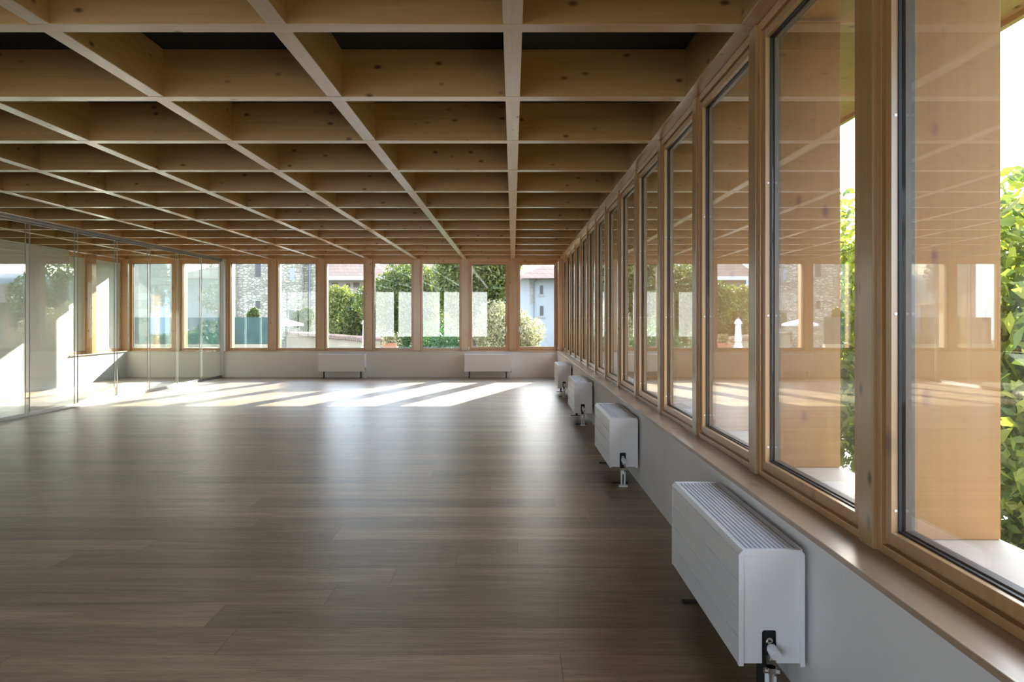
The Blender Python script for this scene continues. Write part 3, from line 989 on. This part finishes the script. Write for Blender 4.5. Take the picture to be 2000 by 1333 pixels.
# tiled house behind the bushes
ZH = 46.0
e = empty('tiled_house', at(680, 700, ZH)[:2] + (GZ,))
x0, x1 = at(612, 0, ZH)[0], at(760, 0, ZH)[0]
zw = at(0, 545, ZH)[2]
MB().box(x0, x1, ZH, ZH + 8, GZ, zw).build('wall', RENDERG, e)
m = MB()
zr, ztop = at(0, 541, ZH)[2], at(0, 512, ZH)[2]
m.add([(x0 - .6, ZH - .8, zr), (x1 + .6, ZH - .8, zr - .2), (x1 - 1.2, ZH + .7, ztop), (x0 + .6, ZH + .7, ztop + .3), (x0 - .6, ZH + 8.6, zr), (x1 + .6, ZH + 8.6, zr)],
      [(0, 1, 2, 3), (3, 2, 5, 4), (0, 3, 4), (1, 5, 2), (0, 4, 5, 1)])
m.build('roof', TILE, e)
MB().box(x0 - .65, x1 + .65, ZH - .9, ZH - .8, zr - .25, zr - .02).build('gutter', WHITE2, e)
px_window(e, 648, 660, 553, 561, ZH, SHUT)
px_window(e, 674, 684, 554, 562, ZH, SHUT)
px_window(e, 690, 702, 552, 562, ZH, SHUT)
tag(e, 'grey house with low tiled roof and white gutter behind the bushes', 'house')

# house roof glimpsed over the tree
ZG = 60.0
e = empty('distant_house', at(780, 700, ZG)[:2] + (GZ,))
x0, x1 = at(725, 0, ZG)[0], at(880, 0, ZG)[0]; zt = at(0, 530, ZG)[2]
MB().box(x0, x1, ZG, ZG + 8, GZ, zt).build('wall', RENDERG, e)
m = MB(); zz = at(0, 503, ZG)[2]
m.add([(x0 - .6, ZG - .8, zt), (x1 + .6, ZG - .8, zt), (x1 - 2, ZG + .7, zz), (x0 + 2, ZG + .7, zz), (x0 - .6, ZG + 8.6, zt), (x1 + .6, ZG + 8.6, zt)],
      [(0, 1, 2, 3), (3, 2, 5, 4), (0, 3, 4), (1, 5, 2), (0, 4, 5, 1)])
m.build('roof', TILE, e)
tag(e, 'far house with a clay tiled roof glimpsed above the leafy tree', 'house')

# white house with stone quoins
ZW = 34.0
e = empty('white_house', at(1050, 700, ZW)[:2] + (GZ,))
xc = at(1038, 0, ZW)[0]; x1 = at(1150, 0, ZW)[0]; zt = at(0, 545, ZW)[2]
MB().box(xc, x1, ZW, ZW + 7, GZ, zt).build('wall', RENDERW, e)
m = MB(); xl = at(1000, 0, ZW)[0]
m.add([(xc, ZW, GZ), (xl, ZW + 5, GZ), (xl, ZW + 5, zt + .25), (xc, ZW, zt)], [(0, 1, 2, 3)])
m.prism([(xc - .1, ZW + .02), (xc, ZW + .01), (xc, ZW + 6.9), (xl, ZW + 6.9), (xl, ZW + 5)], GZ, zt - .01, 2)
m.build('side_wall', RENDERW, e)
m = MB(); zr0 = at(0, 546, ZW)[2]; zr1 = at(0, 520, ZW)[2]
m.add([(xc - .9, ZW - .8, zr0), (x1 + .5, ZW - .8, zr0 + .02), (x1 - 1.5, ZW + .3, zr1), (xc + 0.5, ZW + .3, zr1),
       (xl - .7, ZW + 4.6, zr0 + .5), (xl + .2, ZW + 8, zr0 + .5), (x1 + .5, ZW + 8, zr0)],
      [(0, 1, 2, 3), (0, 3, 4), (3, 5, 4), (3, 2, 6, 5), (1, 6, 2), (0, 4, 5, 6, 1)])
m.build('roof', TILE, e)
a = at(1060, 515, ZW)
MB().box(a[0], a[0] + .22, ZW + 1.2, ZW + 1.7, zr0 + .1, a[2]).build('chimney', RENDERG, e)
q = MB(); zq = at(0, 552, ZW)[2]; i = 0
while zq > at(0, 592, ZW)[2]:
    w = .18 if i % 2 else .10
    q.box(xc - .03 - w * .2, xc + w, ZW - .015, ZW + .05, zq - .085, zq); zq -= .10; i += 1
q.build('quoins', ASHLAR, e)
p = at(1042.5, 0, ZW)
MB().tube([(p[0] + .12, ZW - .3, zt - .02), (p[0], ZW - .05, zt - .22), (p[0], ZW - .05, GZ)], .022, 8).build('drainpipe', PIPE, e)
px_window(e, 1054.5, 1061, 558, 575, ZW, SHUT, fr=RENDERG)
px_window(e, 1054.5, 1061.5, 598, 617, ZW, SHUT, fr=RENDERG)
tag(e, 'white rendered house with grey stone quoins, drainpipe and chimney', 'house')

# low house seen mirrored in the partition, off to the side beyond the corner
e = empty('low_house', (8.6, 33, GZ))
MB().box(6.6, 12.5, 32, 37, GZ, EYE + .72).build('wall', RENDERB, e)
m = MB()
m.add([(6.2, 31.3, EYE + .72), (12.9, 31.3, EYE + .72), (12.9, 32.6, EYE + 1.6), (7.8, 32.6, EYE + 1.6), (6.2, 37.6, EYE + .72), (12.9, 37.6, EYE + .72)],
      [(0, 1, 2, 3), (3, 2, 5, 4), (0, 3, 4), (1, 5, 2), (0, 4, 5, 1)])
m.build('roof', TILE, e)
for xx in (7.4, 9.6, 11.4):
    MB().box(xx, xx + .55, 31.98, 32.05, EYE - .35, EYE + .30).build('window', SHUT, e)
tag(e, 'low beige house with a tiled roof away to the side of the garden', 'house')
plant('garden_tree', 'broad dark tree beside the low beige house', 'tree', (5.4, 27.5, GZ), (5.4, 27.5, EYE + .6, 1.2, 1.1, 1.7), .14, 6000, L_DARK, 61, lumpn=14, trunk=.15)
plant('garden_tree', 'dark tree rising behind the roof of the low beige house', 'tree', (12.5, 42, GZ), (12.5, 42, EYE + 1.2, 3.0, 1.5, 1.5), .2, 5000, L_DARK, 62, lumpn=14, trunk=.2)

# neighbour behind the hall, facing the sun
e = empty('neighbour_building', (-4, -12, GZ))
MB().box(-16, 6, -14, -11, GZ, EYE + 1.85).build('wall', plain('neighbour_render', (0.38, 0.40, 0.40), .9), e)
MB().box(-16.3, 6.3, -14.3, -10.7, EYE + 1.85, EYE + 2.0).build('roof', TILE, e)
tag(e, 'white building behind the hall', 'building')

# ------------------------------------------------------------------ outdoors: small things
def parasol_closed():
    x, y = at(714, 0, 20)[0], 20.0
    zt = at(0, 623, 20)[2]
    e = empty('closed_parasol', (x, y, GZ))
    m = MB(); prof = [(0, .03), (-.07, .075), (-.14, .10), (-.141, .065), (-.35, .075), (-.62, .085), (-.66, .07), (-.80, .11), (-1.05, .16), (-1.06, .1)]
    n = 18; vs = []; fs = []
    for d, r in prof:
        for k in range(n):
            t = 2 * math.pi * k / n; rr = r * (1 + .16 * math.cos(6 * t + d * 3))
            vs.append((x + rr * math.cos(t), y + rr * math.sin(t), zt + d))
    for i in range(len(prof) - 1):
        for k in range(n):
            fs.append((i * n + k, i * n + (k + 1) % n, (i + 1) * n + (k + 1) % n, (i + 1) * n + k))
    fs.append(tuple(range(n)))
    m.add(vs, fs); m.build('canopy', CLOTH, e, smooth=False)
    MB().tube([(x, y, GZ + .02), (x, y, zt + .05)], .02, 8).build('pole', PIPE, e)
    MB().tube([(x, y, GZ), (x, y, GZ + .08)], .25, 16).build('foot', GREY, e)
    tag(e, 'closed white garden parasol, mirrored in the panes of the long window wall', 'parasol')
parasol_closed()
def parasol_open():
    x, y = at(558, 0, 26)[0], 26.0
    e = empty('open_parasol', (x, y, GZ))
    zc = at(0, 624.5, 26)[2]; zr = at(0, 636, 26)[2]; R = .62
    m = MB(); vs = [(x, y, zc + .02)]
    for k in range(8):
        t = 2 * math.pi * (k + .3) / 8
        vs.append((x + R * math.cos(t), y + R * math.sin(t), zr + .06))
    for k in range(8):
        t = 2 * math.pi * (k + .3) / 8
        vs.append((x + R * math.cos(t), y + R * math.sin(t), zr - .02))
    fs = [(0, 1 + k, 1 + (k + 1) % 8) for k in range(8)] + [(1 + k, 9 + k, 9 + (k + 1) % 8, 1 + (k + 1) % 8) for k in range(8)]
    m.add(vs, fs); m.build('canopy', CLOTH, e)
    MB().tube([(x, y, GZ), (x, y, zc)], .02, 8).build('pole', PIPE, e)
    tag(e, 'open white garden parasol in front of the stone house', 'parasol')
parasol_open()
# flower box on a ledge with spiky plant
e = empty('flower_box', at(762, 676, 18))
a = at(748, 670, 18); b = at(774, 680, 18)
MB().box(a[0], b[0], 17.9, 18.15, b[2], a[2]).build('box', POT, e)
rng = np.random.default_rng(5)
vs = leaves(None, .13, 350, rng, [((a[0] + b[0]) / 2, 18, a[2] + .07, .15, .1, .1)])
leaf_mesh('foliage', vs, L_PALE, e)
tag(e, 'terracotta flower box with a small pale plant below the leafy tree', 'flower box')
a = at(725, 681, 18.1); b = at(800, 0, 18.1)
tag(MB().box(a[0], b[0], 17.7, 18.4, GZ, a[2] - .005).build('garden_ledge', GREY), 'grey masonry ledge carrying the flower box', 'ledge')

for o in bpy.data.objects:
    if '_o' in o: del o['_o']
